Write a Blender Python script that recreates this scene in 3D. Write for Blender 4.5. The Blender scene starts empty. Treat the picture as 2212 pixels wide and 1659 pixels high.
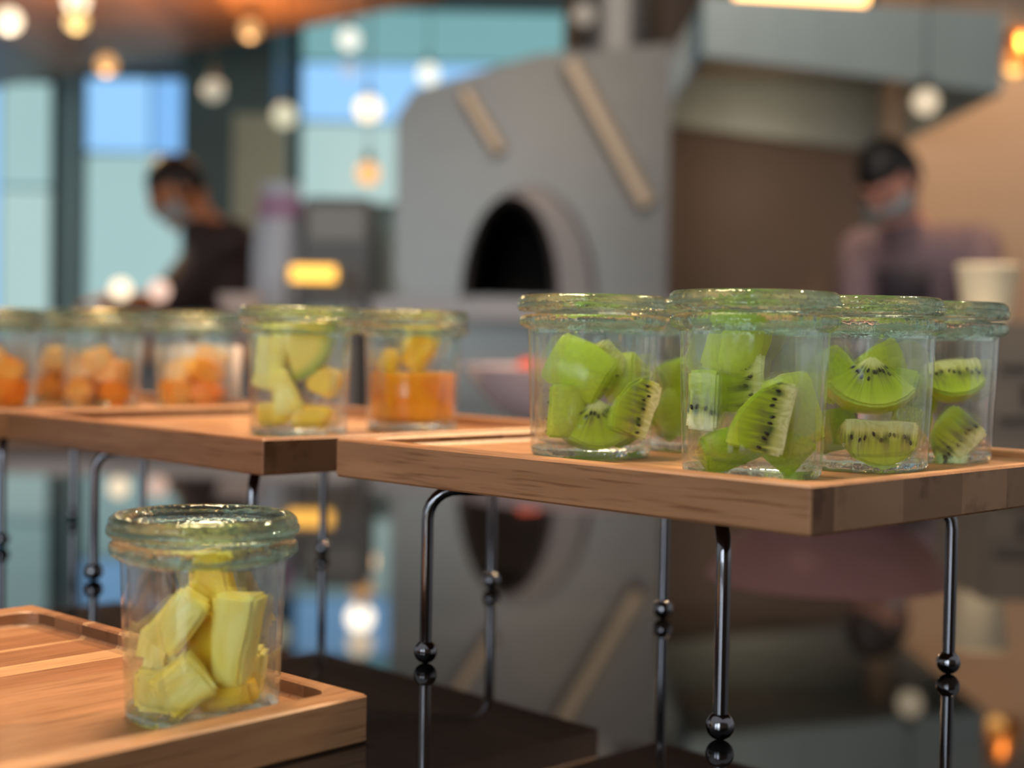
import bpy, bmesh, math, random
from mathutils import Vector, Matrix, noise as mnoise
random.seed(7)
S = bpy.context.scene
COL = S.collection
R = math.radians

# ------------------------------------------------------------------ camera
TZ = 0.90                                   # height of the black glass table top
cd = bpy.data.cameras.new('camera'); cam = bpy.data.objects.new('camera', cd); COL.objects.link(cam)
cd.sensor_width = 36.0; cd.lens = 3158.5 / 2212 * 36
cam.location = (0, 0, TZ + 0.1514)
cam.matrix_world = Matrix.Translation(cam.location) @ Matrix.Rotation(math.pi/2 - 0.030, 4, 'X') @ Matrix.Rotation(0.018, 4, 'Z')
cd.clip_start = 0.02; cd.clip_end = 60
cd.dof.use_dof = True; cd.dof.focus_distance = 0.605; cd.dof.aperture_fstop = cd.lens / 9.8
S.camera = cam

# ------------------------------------------------------------------ world, lights, exposure
w = bpy.data.worlds.new('world'); S.world = w; w.use_nodes = True
w.node_tree.nodes['Background'].inputs[0].default_value = (0.95, 0.95, 0.93, 1)
w.node_tree.nodes['Background'].inputs[1].default_value = 0.34
S.view_settings.view_transform = 'Standard'; S.view_settings.look = 'None'
S.view_settings.gamma = 1.0; S.view_settings.exposure = 0.42
S.view_settings.use_curve_mapping = False
S.cycles.max_bounces = 14; S.cycles.transmission_bounces = 14; S.cycles.transparent_max_bounces = 32
S.cycles.sample_clamp_indirect = 4.0
S.cycles.blur_glossy = 0.4

def light(name, kind, loc, target, energy, col, size=0.1, angle=60, blend=0.5):
    d = bpy.data.lights.new(name, kind); d.energy = energy; d.color = col
    if kind == 'AREA': d.shape = 'DISK'; d.size = size
    else: d.shadow_soft_size = size
    if kind == 'SPOT': d.spot_size = R(angle); d.spot_blend = blend
    o = bpy.data.objects.new(name, d); COL.objects.link(o)
    o.location = loc
    o.rotation_euler = (Vector(target) - Vector(loc)).to_track_quat('-Z', 'Y').to_euler()
    return o
light('key_spot', 'SPOT', (1.05, 1.75, 2.55), (0.0, 0.65, TZ), 168, (1.0, 0.68, 0.38), 0.035, 100)
light('ceiling_panel', 'AREA', (-0.25, 1.0, 2.38), (-0.15, 0.9, TZ), 26, (1.0, 0.70, 0.44), 0.5)
light('kitchen_panel', 'AREA', (0.4, 3.2, 2.9), (0.4, 4.6, 1.2), 9, (1.0, 0.85, 0.72), 1.4)
light('bowl_fill_spot', 'SPOT', (0.35, 1.35, 2.6), (0.25, 2.4, 1.0), 75, (1.0, 0.78, 0.56), 0.05, 60)  # added fill for the far bowl, cup, box and dish
light('recess_fill', 'AREA', (0.92, 4.45, 1.74), (0.85, 5.2, 1.1), 1.6, (1.0, 0.72, 0.48), 0.35)  # added fill to lift the recess and the person, no fixture seen
light('wall_wash', 'SPOT', (1.75, 4.1, 2.65), (1.45, 5.0, 1.2), 60, (1.0, 0.62, 0.34), 0.06, 70)

# ------------------------------------------------------------------ helpers
def mesh_obj(name, bm, mat=None, parent=None, smooth=False, angle=None):
    me = bpy.data.meshes.new(name)
    bmesh.ops.recalc_face_normals(bm, faces=bm.faces[:])
    bm.to_mesh(me); bm.free()
    o = bpy.data.objects.new(name, me); COL.objects.link(o)
    if mat: me.materials.append(mat)
    if smooth or angle:
        for p in me.polygons: p.use_smooth = True
    if angle:
        me.set_sharp_from_angle(angle=R(angle))
    if parent: o.parent = parent
    return o
def tag(o, label, cat, group=None, kind=None):
    o['label'] = label
    if cat: o['category'] = cat
    if group: o['group'] = group
    if kind: o['kind'] = kind
    return o
def struct(o, label=None, cat=None):
    o['kind'] = 'structure'
    if label: o['label'] = label
    if cat: o['category'] = cat
    return o
def empty(name, loc=(0, 0, 0), rz=0):
    o = bpy.data.objects.new(name, None); COL.objects.link(o); o.empty_display_size = 0.02
    o.location = loc; o.rotation_euler = (0, 0, rz); return o
def add_box(bm, x0, x1, y0, y1, z0, z1, M=None):
    vs = [bm.verts.new((x, y, z)) for x in (x0, x1) for y in (y0, y1) for z in (z0, z1)]
    if M is not None:
        for v in vs: v.co = M @ v.co
    for f in ((0,1,3,2),(4,6,7,5),(0,4,5,1),(2,3,7,6),(0,2,6,4),(1,5,7,3)):
        bm.faces.new([vs[i] for i in f])
    return vs
def box(name, x0, x1, y0, y1, z0, z1, mat, parent=None, bevel=0.0):
    bm = bmesh.new(); add_box(bm, x0, x1, y0, y1, z0, z1)
    if bevel: bmesh.ops.bevel(bm, geom=bm.edges[:], offset=bevel, segments=2, affect='EDGES')
    return mesh_obj(name, bm, mat, parent, angle=35 if bevel else None)
def add_lathe(bm, prof, n=48, closed=False, jit=None):
    rings = []
    for k, (r, z) in enumerate(prof):
        if r < 1e-7: rings.append([bm.verts.new((0, 0, z))])
        else:
            ring = []
            for i in range(n):
                a = 2*math.pi*i/n; rr = r + (jit(k, a, z) if jit else 0)
                ring.append(bm.verts.new((rr*math.cos(a), rr*math.sin(a), z)))
            rings.append(ring)
    pairs = list(zip(rings, rings[1:]))
    if closed: pairs.append((rings[-1], rings[0]))
    for A, B in pairs:
        for i in range(n):
            j = (i+1) % n
            if len(A) == 1 and len(B) == 1: continue
            if len(A) == 1: bm.faces.new((A[0], B[i], B[j]))
            elif len(B) == 1: bm.faces.new((A[i], A[j], B[0]))
            else: bm.faces.new((A[i], A[j], B[j], B[i]))
def lathe(name, prof, mat, parent=None, n=48, closed=False, jit=None, angle=60):
    bm = bmesh.new(); add_lathe(bm, prof, n, closed, jit)
    return mesh_obj(name, bm, mat, parent, angle=angle)
def add_tube(bm, pts, r, n=10, cap=True):
    pts = [Vector(p) for p in pts]; rings = []; up = None
    for i, p in enumerate(pts):
        t = (pts[min(i+1, len(pts)-1)] - pts[max(i-1, 0)]).normalized()
        if up is None: up = t.orthogonal().normalized()
        up = (up - t*up.dot(t)).normalized(); s = t.cross(up)
        rr = r[i] if isinstance(r, (list, tuple)) else r
        rings.append([bm.verts.new(p + rr*(math.cos(2*math.pi*k/n)*up + math.sin(2*math.pi*k/n)*s)) for k in range(n)])
    for A, B in zip(rings, rings[1:]):
        for k in range(n): bm.faces.new((A[k], A[(k+1) % n], B[(k+1) % n], B[k]))
    if cap: bm.faces.new(rings[0]); bm.faces.new(rings[-1])
def tube(name, pts, r, mat, parent=None, n=10):
    bm = bmesh.new(); add_tube(bm, pts, r, n); return mesh_obj(name, bm, mat, parent, angle=50)
def ball(name, c, r, mat, parent=None, u=20, v=12, sc=(1, 1, 1)):
    bm = bmesh.new(); bmesh.ops.create_uvsphere(bm, u_segments=u, v_segments=v, radius=r)
    for q in bm.verts: q.co = Vector((q.co.x*sc[0], q.co.y*sc[1], q.co.z*sc[2])) + Vector(c)
    return mesh_obj(name, bm, mat, parent, smooth=True)
def prism(name, poly, z0, z1, mat, parent=None):
    bm = bmesh.new()
    a = [bm.verts.new((x, y, z0)) for x, y in poly]; b = [bm.verts.new((x, y, z1)) for x, y in poly]
    bm.faces.new(a); bm.faces.new(b)
    for i in range(len(poly)): bm.faces.new((a[i], a[(i+1) % len(poly)], b[(i+1) % len(poly)], b[i]))
    return mesh_obj(name, bm, mat, parent)

# ------------------------------------------------------------------ materials
class NT:
    def __init__(s, name):
        s.m = bpy.data.materials.new(name); s.m.use_nodes = True; s.t = s.m.node_tree
        s.b = s.t.nodes['Principled BSDF']; s.out = s.t.nodes['Material Output']
    def n(s, typ, **kw):
        x = s.t.nodes.new(typ)
        for k, v in kw.items():
            if k.startswith('i'): 
                key = k[1:]; key = int(key) if key.isdigit() else key.replace('_', ' ')
                if isinstance(v, bpy.types.NodeSocket): s.t.links.new(v, x.inputs[key])
                else: x.inputs[key].default_value = v
            else: setattr(x, k, v)
        return x
    def l(s, a, b): s.t.links.new(a, b)
    def math(s, op, a, b=None, c=None):
        x = s.t.nodes.new('ShaderNodeMath'); x.operation = op
        for i, v in enumerate((a, b, c)):
            if v is None: continue
            if isinstance(v, bpy.types.NodeSocket): s.t.links.new(v, x.inputs[i])
            else: x.inputs[i].default_value = v
        return x.outputs[0]
    def ramp(s, fac, stops):
        x = s.t.nodes.new('ShaderNodeValToRGB'); e = x.color_ramp.elements
        while len(e) < len(stops): e.new(0.5)
        for q, (p, c) in zip(e, stops): q.position = p; q.color = (*c, 1) if len(c) == 3 else c
        s.t.links.new(fac, x.inputs[0]); return x.outputs[0]
    def mix(s, fac, a, b, mode='MIX'):
        x = s.t.nodes.new('ShaderNodeMix'); x.data_type = 'RGBA'; x.blend_type = mode
        for sock, v in ((x.inputs[0], fac), (x.inputs[6], a), (x.inputs[7], b)):
            if isinstance(v, bpy.types.NodeSocket): s.t.links.new(v, sock)
            else: sock.default_value = v if not isinstance(v, tuple) or len(v) == 4 else (*v, 1)
        return x.outputs[2]
    def p(s, **kw):
        for k, v in kw.items():
            k = k.replace('_', ' ')
            if isinstance(v, bpy.types.NodeSocket): s.t.links.new(v, s.b.inputs[k])
            else: s.b.inputs[k].default_value = v if not isinstance(v, tuple) or len(v) != 3 or k.endswith('Radius') else (*v, 1)
        return s

def plain(name, col, rough=0.5, metal=0.0, var=0.12, scale=8.0, stretch=(1, 1, 1), **kw):
    t = NT(name)
    tc = t.n('ShaderNodeTexCoord'); mp = t.n('ShaderNodeMapping', iVector=tc.outputs['Object'], iScale=stretch)
    nz = t.n('ShaderNodeTexNoise', iVector=mp.outputs[0], iScale=scale, iDetail=4.0)
    c = t.mix(nz.outputs[0], tuple(max(0, x*(1-var)) for x in col), tuple(min(1, x*(1+var)) for x in col))
    t.p(Base_Color=c, Roughness=rough, Metallic=metal, **kw)
    return t.m
def emit(name, col, st):
    t = NT(name)
    tc = t.n('ShaderNodeTexCoord'); nz = t.n('ShaderNodeTexNoise', iVector=tc.outputs['Object'], iScale=1.2)
    c = t.mix(nz.outputs[0], tuple(x*0.93 for x in col), col)
    t.p(Base_Color=(0, 0, 0), Emission_Color=c, Emission_Strength=st, Roughness=0.4)
    return t.m
def wood(name, light_c, dark_c, seed, rough=0.42, along=(5, 70, 70)):
    t = NT(name)
    tc = t.n('ShaderNodeTexCoord'); off = t.n('ShaderNodeMapping', iVector=tc.outputs['Object'], iLocation=(seed*1.7, seed*0.9, seed*2.3), iScale=along)
    n1 = t.n('ShaderNodeTexNoise', iVector=off.outputs[0], iScale=1.3, iDetail=5.0, iRoughness=0.6, iDistortion=0.7)
    m2 = t.n('ShaderNodeMapping', iVector=tc.outputs['Object'], iLocation=(seed, seed, seed), iScale=(along[0]*6, along[1]*9, along[2]*9))
    n2 = t.n('ShaderNodeTexNoise', iVector=m2.outputs[0], iScale=1.0, iDetail=3.0)
    c = t.ramp(n1.outputs[0], [(0.28, dark_c), (0.5, tuple((a+b)/2 for a, b in zip(light_c, dark_c))), (0.72, light_c)])
    f = t.ramp(n2.outputs[0], [(0.30, (0.62, 0.55, 0.5)), (0.46, (1, 1, 1))])
    c = t.mix(1.0, c, f, 'MULTIPLY')
    bp = t.n('ShaderNodeBump', iHeight=n2.outputs[0], iStrength=0.12, iDistance=0.0006)
    t.p(Base_Color=c, Roughness=rough, Normal=bp.outputs[0])
    t.p(Specular_IOR_Level=0.35)
    return t.m
WOODS = [wood('wood_tan', (0.46, 0.25, 0.125), (0.31, 0.15, 0.068), 1),
         wood('wood_red_brown', (0.33, 0.150, 0.070), (0.21, 0.088, 0.038), 2),
         wood('wood_honey', (0.55, 0.33, 0.17), (0.40, 0.215, 0.10), 3),
         wood('wood_dark', (0.20, 0.098, 0.050), (0.125, 0.058, 0.028), 4),
         wood('wood_mid', (0.40, 0.205, 0.102), (0.27, 0.128, 0.058), 5)]
WOOD_ENDS = [wood('end_grain_tan', (0.37, 0.205, 0.105), (0.25, 0.130, 0.062), 6, along=(4, 9, 9)), wood('end_grain_dark', (0.165, 0.078, 0.036), (0.10, 0.044, 0.020), 7, along=(4, 9, 9)),
             wood('end_grain_brown', (0.26, 0.135, 0.066), (0.17, 0.082, 0.038), 8, along=(4, 9, 9))]
STEEL_ROD = plain('dark_chrome', (0.20, 0.20, 0.225), 0.13, 1.0, 0.05, 60)
def glass(name, transp, tint, bump=0.0, bscale=(60, 60, 14), rough=0.0):
    t = NT(name)
    g = t.n('ShaderNodeBsdfGlass', iColor=(*tint, 1), iRoughness=rough, iIOR=1.5)
    tr = t.n('ShaderNodeBsdfTransparent', iColor=(*[0.5+0.5*x for x in tint], 1))
    if bump:
        tc = t.n('ShaderNodeTexCoord'); mp = t.n('ShaderNodeMapping', iVector=tc.outputs['Object'], iScale=bscale)
        nz = t.n('ShaderNodeTexNoise', iVector=mp.outputs[0], iScale=1.6, iDetail=2.0)
        bp = t.n('ShaderNodeBump', iHeight=nz.outputs[0], iStrength=bump, iDistance=0.002)
        t.l(bp.outputs[0], g.inputs['Normal'])
    mx = t.n('ShaderNodeMixShader', i0=transp); t.l(g.outputs[0], mx.inputs[1]); t.l(tr.outputs[0], mx.inputs[2])
    t.l(mx.outputs[0], t.out.inputs['Surface'])
    return t.m
def wall_glass():
    t = NT('jar_glass')
    tc = t.n('ShaderNodeTexCoord'); mp = t.n('ShaderNodeMapping', iVector=tc.outputs['Object'], iScale=(70, 70, 16))
    nz = t.n('ShaderNodeTexNoise', iVector=mp.outputs[0], iScale=1.6, iDetail=2.0)
    bp = t.n('ShaderNodeBump', iHeight=nz.outputs[0], iStrength=0.30, iDistance=0.002)
    g = t.n('ShaderNodeBsdfGlass', iColor=(0.96, 0.99, 0.975, 1), iRoughness=0.0, iIOR=1.5)
    tr = t.n('ShaderNodeBsdfTransparent', iColor=(0.975, 0.995, 0.985, 1))
    gl = t.n('ShaderNodeBsdfGlossy', iColor=(1, 1, 1, 1), iRoughness=0.015, iNormal=bp.outputs[0])
    lw = t.n('ShaderNodeLayerWeight', iBlend=0.5)
    fr = t.math('ADD', 0.018, t.math('MULTIPLY', 0.85, t.math('POWER', lw.outputs['Facing'], 5.0)))
    m1 = t.n('ShaderNodeMixShader', i0=0.24); t.l(tr.outputs[0], m1.inputs[1]); t.l(g.outputs[0], m1.inputs[2])
    m2 = t.n('ShaderNodeMixShader', i0=fr); t.l(m1.outputs[0], m2.inputs[1]); t.l(gl.outputs[0], m2.inputs[2])
    t.l(m2.outputs[0], t.out.inputs['Surface'])
    return t.m
G_BODY = wall_glass()
G_LID = glass('lid_glass', 0.18, (0.89, 0.995, 0.95), 0.40, (150, 150, 150))

def kiwi_mat(name, Rk, hue=(0, 0, 0), yellow=0.0):
    t = NT(name)
    tc = t.n('ShaderNodeTexCoord'); sp = t.n('ShaderNodeSeparateXYZ', iVector=tc.outputs['Object'])
    x, y, z = sp.outputs
    r = t.math('SQRT', t.math('ADD', t.math('MULTIPLY', x, x), t.math('MULTIPLY', z, z)))
    nz0 = t.n('ShaderNodeTexNoise', iVector=tc.outputs['Object'], iScale=180.0, iDetail=2.0)
    rn = t.math('ADD', t.math('DIVIDE', r, Rk), t.math('MULTIPLY', t.math('SUBTRACT', nz0.outputs[0], 0.5), 0.10))
    ang = t.math('ARCTAN2', x, z)
    cv = t.n('ShaderNodeCombineXYZ', iX=t.math('MULTIPLY', ang, 15.0), iY=t.math('MULTIPLY', y, 520.0), iZ=t.math('MULTIPLY', r, 60.0))
    st = t.n('ShaderNodeTexNoise', iVector=cv.outputs[0], iScale=1.0, iDetail=2.0)
    def g(c): return tuple(max(0, a+b) for a, b in zip(c, hue))
    base = t.ramp(rn, [(0.00, (0.80, 0.76, 0.42)), (0.20, (0.76, 0.76, 0.36)), (0.29, g((0.56, 0.60, 0.13))), (0.42, g((0.31, 0.43, 0.02))), (0.72, g((0.36, 0.52, 0.015))), (0.90, g((0.42, 0.59, 0.03))), (1.0, g((0.48, 0.63, 0.07)))])
    dark = t.ramp(rn, [(0.0, (0.60, 0.62, 0.30)), (0.22, g((0.50, 0.52, 0.14))), (0.33, (0.085, 0.13, 0.03)), (0.50, g((0.15, 0.21, 0.03))), (0.72, g((0.27, 0.42, 0.015))), (1.0, g((0.43, 0.58, 0.05)))])
    c = t.mix(t.ramp(st.outputs[0], [(0.42, (0, 0, 0)), (0.60, (1, 1, 1))]), base, dark)
    bp = t.n('ShaderNodeBump', iHeight=nz0.outputs[0], iStrength=0.35, iDistance=0.0012)
    t.p(Base_Color=c, Roughness=0.26, Normal=bp.outputs[0], Subsurface_Weight=0.12, Subsurface_Radius=(0.5, 1.0, 0.15), Subsurface_Scale=0.004)
    return t.m
KIWI = kiwi_mat('kiwi_flesh', 0.0225, (0.075, 0.03, 0.012))
KIWI_PALE = kiwi_mat('kiwi_pale_flesh', 0.0225, (0.19, 0.11, 0.06))
SEED = plain('kiwi_seed', (0.020, 0.012, 0.010), 0.25, 0, 0.2, 300)
def pulp(name, c1, c2, fleck=None, sc=(60, 60, 14), sss=0.15, rad=(1.0, 0.6, 0.12), fl=0.66):
    t = NT(name)
    tc = t.n('ShaderNodeTexCoord'); mp = t.n('ShaderNodeMapping', iVector=tc.outputs['Object'], iScale=sc)
    nz = t.n('ShaderNodeTexNoise', iVector=mp.outputs[0], iScale=2.2, iDetail=4.0, iDistortion=0.6)
    c = t.ramp(nz.outputs[0], [(0.33, c1), (0.62, c2)])
    if fleck:
        n2 = t.n('ShaderNodeTexNoise', iVector=tc.outputs['Object'], iScale=210.0, iDetail=1.0)
        c = t.mix(t.ramp(n2.outputs[0], [(fl, (0, 0, 0)), (fl+0.05, (1, 1, 1))]), c, fleck)
    m3 = t.n('ShaderNodeMapping', iVector=tc.outputs['Object'], iScale=(sc[0]*5, sc[1]*5, sc[2]*5))
    n3 = t.n('ShaderNodeTexNoise', iVector=m3.outputs[0], iScale=2.0, iDetail=2.0)
    bp = t.n('ShaderNodeBump', iHeight=n3.outputs[0], iStrength=0.35, iDistance=0.0012)
    t.p(Base_Color=c, Roughness=0.3, Normal=bp.outputs[0], Subsurface_Weight=sss, Subsurface_Radius=rad, Subsurface_Scale=0.006)
    return t.m
PINE = pulp('pineapple_pale', (0.93, 0.70, 0.09), (0.98, 0.88, 0.30), (0.30, 0.13, 0.02), fl=0.74)
PINE_DEEP = pulp('pineapple_deep', (0.90, 0.50, 0.015), (0.95, 0.64, 0.04))
PINE_FIBRE = pulp('pineapple_fibre', (0.93, 0.72, 0.16), (0.97, 0.88, 0.38), sc=(200, 200, 200))
MELON = pulp('melon_pale', (0.93, 0.74, 0.10), (0.97, 0.88, 0.27), sc=(40, 40, 40))
MANGO = pulp('mango_yellow', (0.94, 0.56, 0.02), (0.97, 0.70, 0.05), sc=(40, 40, 40))
PEACH = pulp('peach_orange', (0.93, 0.32, 0.03), (0.97, 0.46, 0.09), sc=(40, 40, 40))
PEACH_PALE = pulp('peach_pale', (0.96, 0.48, 0.15), (0.98, 0.64, 0.30), sc=(40, 40, 40))
PEACH_DEEP = pulp('peach_deep', (0.90, 0.20, 0.012), (0.94, 0.30, 0.02), sc=(40, 40, 40))
def melon_mat():
    t = NT('melon_rind_flesh')
    tc = t.n('ShaderNodeTexCoord'); sp = t.n('ShaderNodeSeparateXYZ', iVector=tc.outputs['Object'])
    r = t.math('SQRT', t.math('ADD', t.math('MULTIPLY', sp.outputs[0], sp.outputs[0]), t.math('MULTIPLY', sp.outputs[2], sp.outputs[2])))
    nz = t.n('ShaderNodeTexNoise', iVector=tc.outputs['Object'], iScale=60.0)
    c = t.ramp(t.math('ADD', t.math('DIVIDE', r, 0.030), t.math('MULTIPLY', nz.outputs[0], 0.08)), [(0.2, (0.90, 0.72, 0.14)), (0.78, (0.86, 0.70, 0.13)), (0.95, (0.40, 0.48, 0.05)), (1.0, (0.26, 0.38, 0.04))])
    t.p(Base_Color=c, Roughness=0.3, Subsurface_Weight=0.3, Subsurface_Scale=0.006); return t.m
MELON_RIND = melon_mat()
def juice_mat():
    t = NT('mango_juice')
    tc = t.n('ShaderNodeTexCoord'); nz = t.n('ShaderNodeTexNoise', iVector=tc.outputs['Object'], iScale=55.0, iDetail=3.0)
    c = t.ramp(nz.outputs[0], [(0.35, (0.86, 0.27, 0.006)), (0.65, (0.90, 0.40, 0.012))])
    t.p(Base_Color=c, Roughness=0.15, Subsurface_Weight=0.5, Subsurface_Radius=(1, .5, .05), Subsurface_Scale=0.012); return t.m
JUICE = juice_mat()
def table_mat():
    t = NT('black_glass')
    tc = t.n('ShaderNodeTexCoord'); nz = t.n('ShaderNodeTexNoise', iVector=tc.outputs['Object'], iScale=3.0)
    c = t.mix(nz.outputs[0], (0.006, 0.006, 0.007), (0.010, 0.009, 0.010))
    t.p(Base_Color=c, Roughness=0.025, IOR=1.48); return t.m
BLACK_GLASS = table_mat()

# ------------------------------------------------------------------ setting
floor_m = plain('floor_tile', (0.20, 0.17, 0.15), 0.4, 0, 0.15, 3)
struct(box('floor', -6, 6, -3, 11, -0.05, 0, floor_m), 'dark stone floor of the restaurant', 'floor')
wall_m = plain('back_wall_plaster', (0.33, 0.40, 0.40), 0.7, 0, 0.1, 2)
struct(box('wall_back', -6, 6, 9.5, 9.6, 0, 3.6, wall_m), 'grey green wall behind the windows', 'wall')
ceil_m = plain('ceiling_plaster', (0.42, 0.45, 0.40), 0.7, 0, 0.08, 2)
struct(box('ceiling', -6, 6, 3.2, 9.6, 3.5, 3.6, ceil_m), 'plain grey ceiling over the kitchen', 'ceiling')
brown_m = plain('brown_wall_panel', (0.19, 0.135, 0.105), 0.5, 0, 0.2, 3)
struct(box('wall_recess', 0.44, 1.27, 5.35, 5.45, 0, 3.5, brown_m), 'dark brown wall recess under the steel hood', 'wall')
beige_m = plain('beige_wall_panel', (0.40, 0.31, 0.24), 0.55, 0, 0.1, 2)
struct(box('wall_right', 1.27, 3.2, 5.05, 5.15, 0, 3.5, beige_m), 'warm lit beige wall behind the person in apron', 'wall')

room_m = plain('dining_wall_plaster', (0.22, 0.17, 0.13), 0.7, 0, 0.1, 2)
struct(box('wall_front', -6, 6, -3.0, -2.9, 0, 3.5, room_m), 'brown wall of the dining room', 'wall')
# soffit of dark timber, one plank after another
soff = empty('ceiling_soffit', (0, 0, 2.41)); struct(soff, 'dark brown timber ceiling with a slanting edge', 'ceiling')
PL = [plain('soffit_timber_%d' % i, c, 0.42, 0, 0.25, 5, (6, 0.6, 1)) for i, c in enumerate(((0.22, 0.095, 0.042), (0.32, 0.14, 0.058), (0.14, 0.06, 0.028)))]
edge = lambda x: 6.0 - (x + 0.416) * 0.891
xk = -4.5; k = 0
while xk < -0.32:
    x1 = min(xk + 0.30, -0.30)
    prism('plank', [(xk+0.004, 1.5), (x1-0.004, 1.5), (x1-0.004, edge(x1)), (xk+0.004, edge(xk))], 0, 0.10 + 0.012*(k % 2), PL[(k*2+k//3) % 3], soff)
    xk = x1; k += 1

# windows: frame, panes
frame_m = plain('window_frame_metal', (0.065, 0.105, 0.115), 0.4, 0.2, 0.1, 4)
PANE_B = emit('pane_blue_sky', (0.30, 0.60, 0.98), 0.85)
PANE_B2 = emit('pane_deep_sky', (0.22, 0.50, 0.92), 0.80)
PANE_T = emit('pane_pale_daylight', (0.36, 0.55, 0.55), 0.80)
PANE_G = emit('pane_greenish_daylight', (0.42, 0.60, 0.58), 0.80)
PANE_D = emit('pane_teal_daylight', (0.20, 0.42, 0.44), 0.75)
def window(idx, x0, x1, z0, z1, y, panes, label):
    rt = empty('window_%d' % idx, ((x0+x1)/2, y, z0)); struct(rt, label, 'window')
    cx = (x0+x1)/2; fw = 0.05
    for a, b, c, d in ((x0-fw, x0, z0-fw, z1+fw), (x1, x1+fw, z0-fw, z1+fw), (x0, x1, z1, z1+fw), (x0, x1, z0-fw, z0)):
        box('window_frame', a-cx, b-cx, -0.06, 0.06, c-z0, d-z0, frame_m, rt)
    for (a, b, c, d, m) in panes:
        box('pane', a-cx+0.004, b-cx-0.004, -0.01, 0.01, c-z0+0.004, d-z0-0.004, m, rt)
window(1, -4.6, -2.93, 1.0, 2.62, 9.3, [(-4.6, -3.62, 1.0, 2.62, PANE_T), (-3.60, -3.28, 1.0, 2.62, PANE_B), (-3.26, -2.93, 1.0, 1.95, PANE_G), (-3.26, -2.93, 1.97, 2.62, PANE_T)], 'tall pale window with narrow panes beside dark mullion')
window(2, -2.72, -2.07, 1.0, 2.66, 9.3, [(-2.72, -2.32, 2.2, 2.66, PANE_B), (-2.30, -2.07, 2.2, 2.66, PANE_B2), (-2.72, -2.07, 1.0, 2.18, PANE_T)], 'window with bright blue upper pane behind masked cook')
window(3, -1.36, 0.60, 1.9, 3.12, 9.3, [(-1.36, -0.74, 1.9, 2.40, PANE_G), (-0.72, 0.6, 1.9, 2.40, PANE_T), (-1.36, 0.6, 2.42, 2.78, PANE_B), (-1.36, 0.6, 2.80, 3.12, PANE_D)], 'wide high window between dark pillar and oven flue')
PANE_FILL = emit('pane_room_fill', (0.86, 0.95, 1.0), 6.0)  # added windows behind the camera to fill front faces and streak the glass
window(4, -1.75, -0.75, 0.9, 2.7, -2.83, [(-1.75, -1.26, 0.9, 2.7, PANE_FILL), (-1.24, -0.75, 0.9, 2.7, PANE_FILL)], 'added fill-light window behind the camera with two panes')
window(5, -3.6, -2.6, 0.9, 2.7, -2.83, [(-3.6, -3.11, 0.9, 2.7, PANE_FILL), (-3.09, -2.6, 0.9, 2.7, PANE_FILL)], 'second added fill-light window behind the camera with two panes')
pil_m = plain('dark_teal_pillar', (0.030, 0.095, 0.130), 0.5, 0, 0.2, 2)
struct(box('wall_pillar', -1.96, -1.42, 8.6, 9.2, 0, 3.5, pil_m), 'dark teal square pillar between the windows', 'pillar')
pil2_m = plain('grey_green_panel', (0.28, 0.37, 0.34), 0.5, 0, 0.15, 2)
struct(box('wall_panel', -1.60, -1.30, 8.3, 8.45, 0, 2.30, pil2_m), 'grey green panel standing against the dark pillar', 'panel')

# ------------------------------------------------------------------ table
tb = empty('buffet_table', (0.1, 1.0, 0)); tag(tb, 'long buffet table with a black mirror glass top', 'table')
box('table_top', -2.3, 2.3, -0.95, 1.85, TZ-0.03, TZ, BLACK_GLASS, tb, 0.003)
base_m = plain('table_base_laminate', (0.03, 0.028, 0.026), 0.5, 0, 0.2, 4)
box('table_base', -2.15, 2.15, -0.8, 1.7, 0.0, TZ-0.03, base_m, tb)

# ------------------------------------------------------------------ trays
TH = 0.018
def tray_bm(L, W, lx, ly, rec, rc=0.010):
    """solid tray with a routed recess, corners of recess rounded; origin at centre of the underside"""
    bm = bmesh.new()
    def loop(hx, hy, r, z, n=5):
        out = []
        for sx, sy, a0 in ((1, 1, 0), (-1, 1, 90), (-1, -1, 180), (1, -1, 270)):
            for k in range(n):
                a = R(a0 + 90*k/(n-1)); out.append(bm.verts.new((sx*(hx-r)+r*math.cos(a), sy*(hy-r)+r*math.sin(a), z)))
        return out
    hx, hy = L/2, W/2; c = 0.0009
    rings = [loop(hx-c, hy-c, 0.0012, 0), loop(hx, hy, 0.0015, c), loop(hx, hy, 0.0015, TH-c), loop(hx-c, hy-c, 0.0012, TH),
             loop(hx-lx+c, hy-ly+c, rc, TH), loop(hx-lx, hy-ly, rc, TH-c), loop(hx-lx, hy-ly, rc, TH-rec+0.0015), loop(hx-lx-0.0015, hy-ly-0.0015, rc, TH-rec)]
    for A, B in zip(rings, rings[1:]):
        for i in range(len(A)): bm.faces.new((A[i], A[(i+1) % len(A)], B[(i+1) % len(A)], B[i]))
    bm.faces.new(rings[0][::-1]); bm.faces.new(rings[-1])
    return bm
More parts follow.
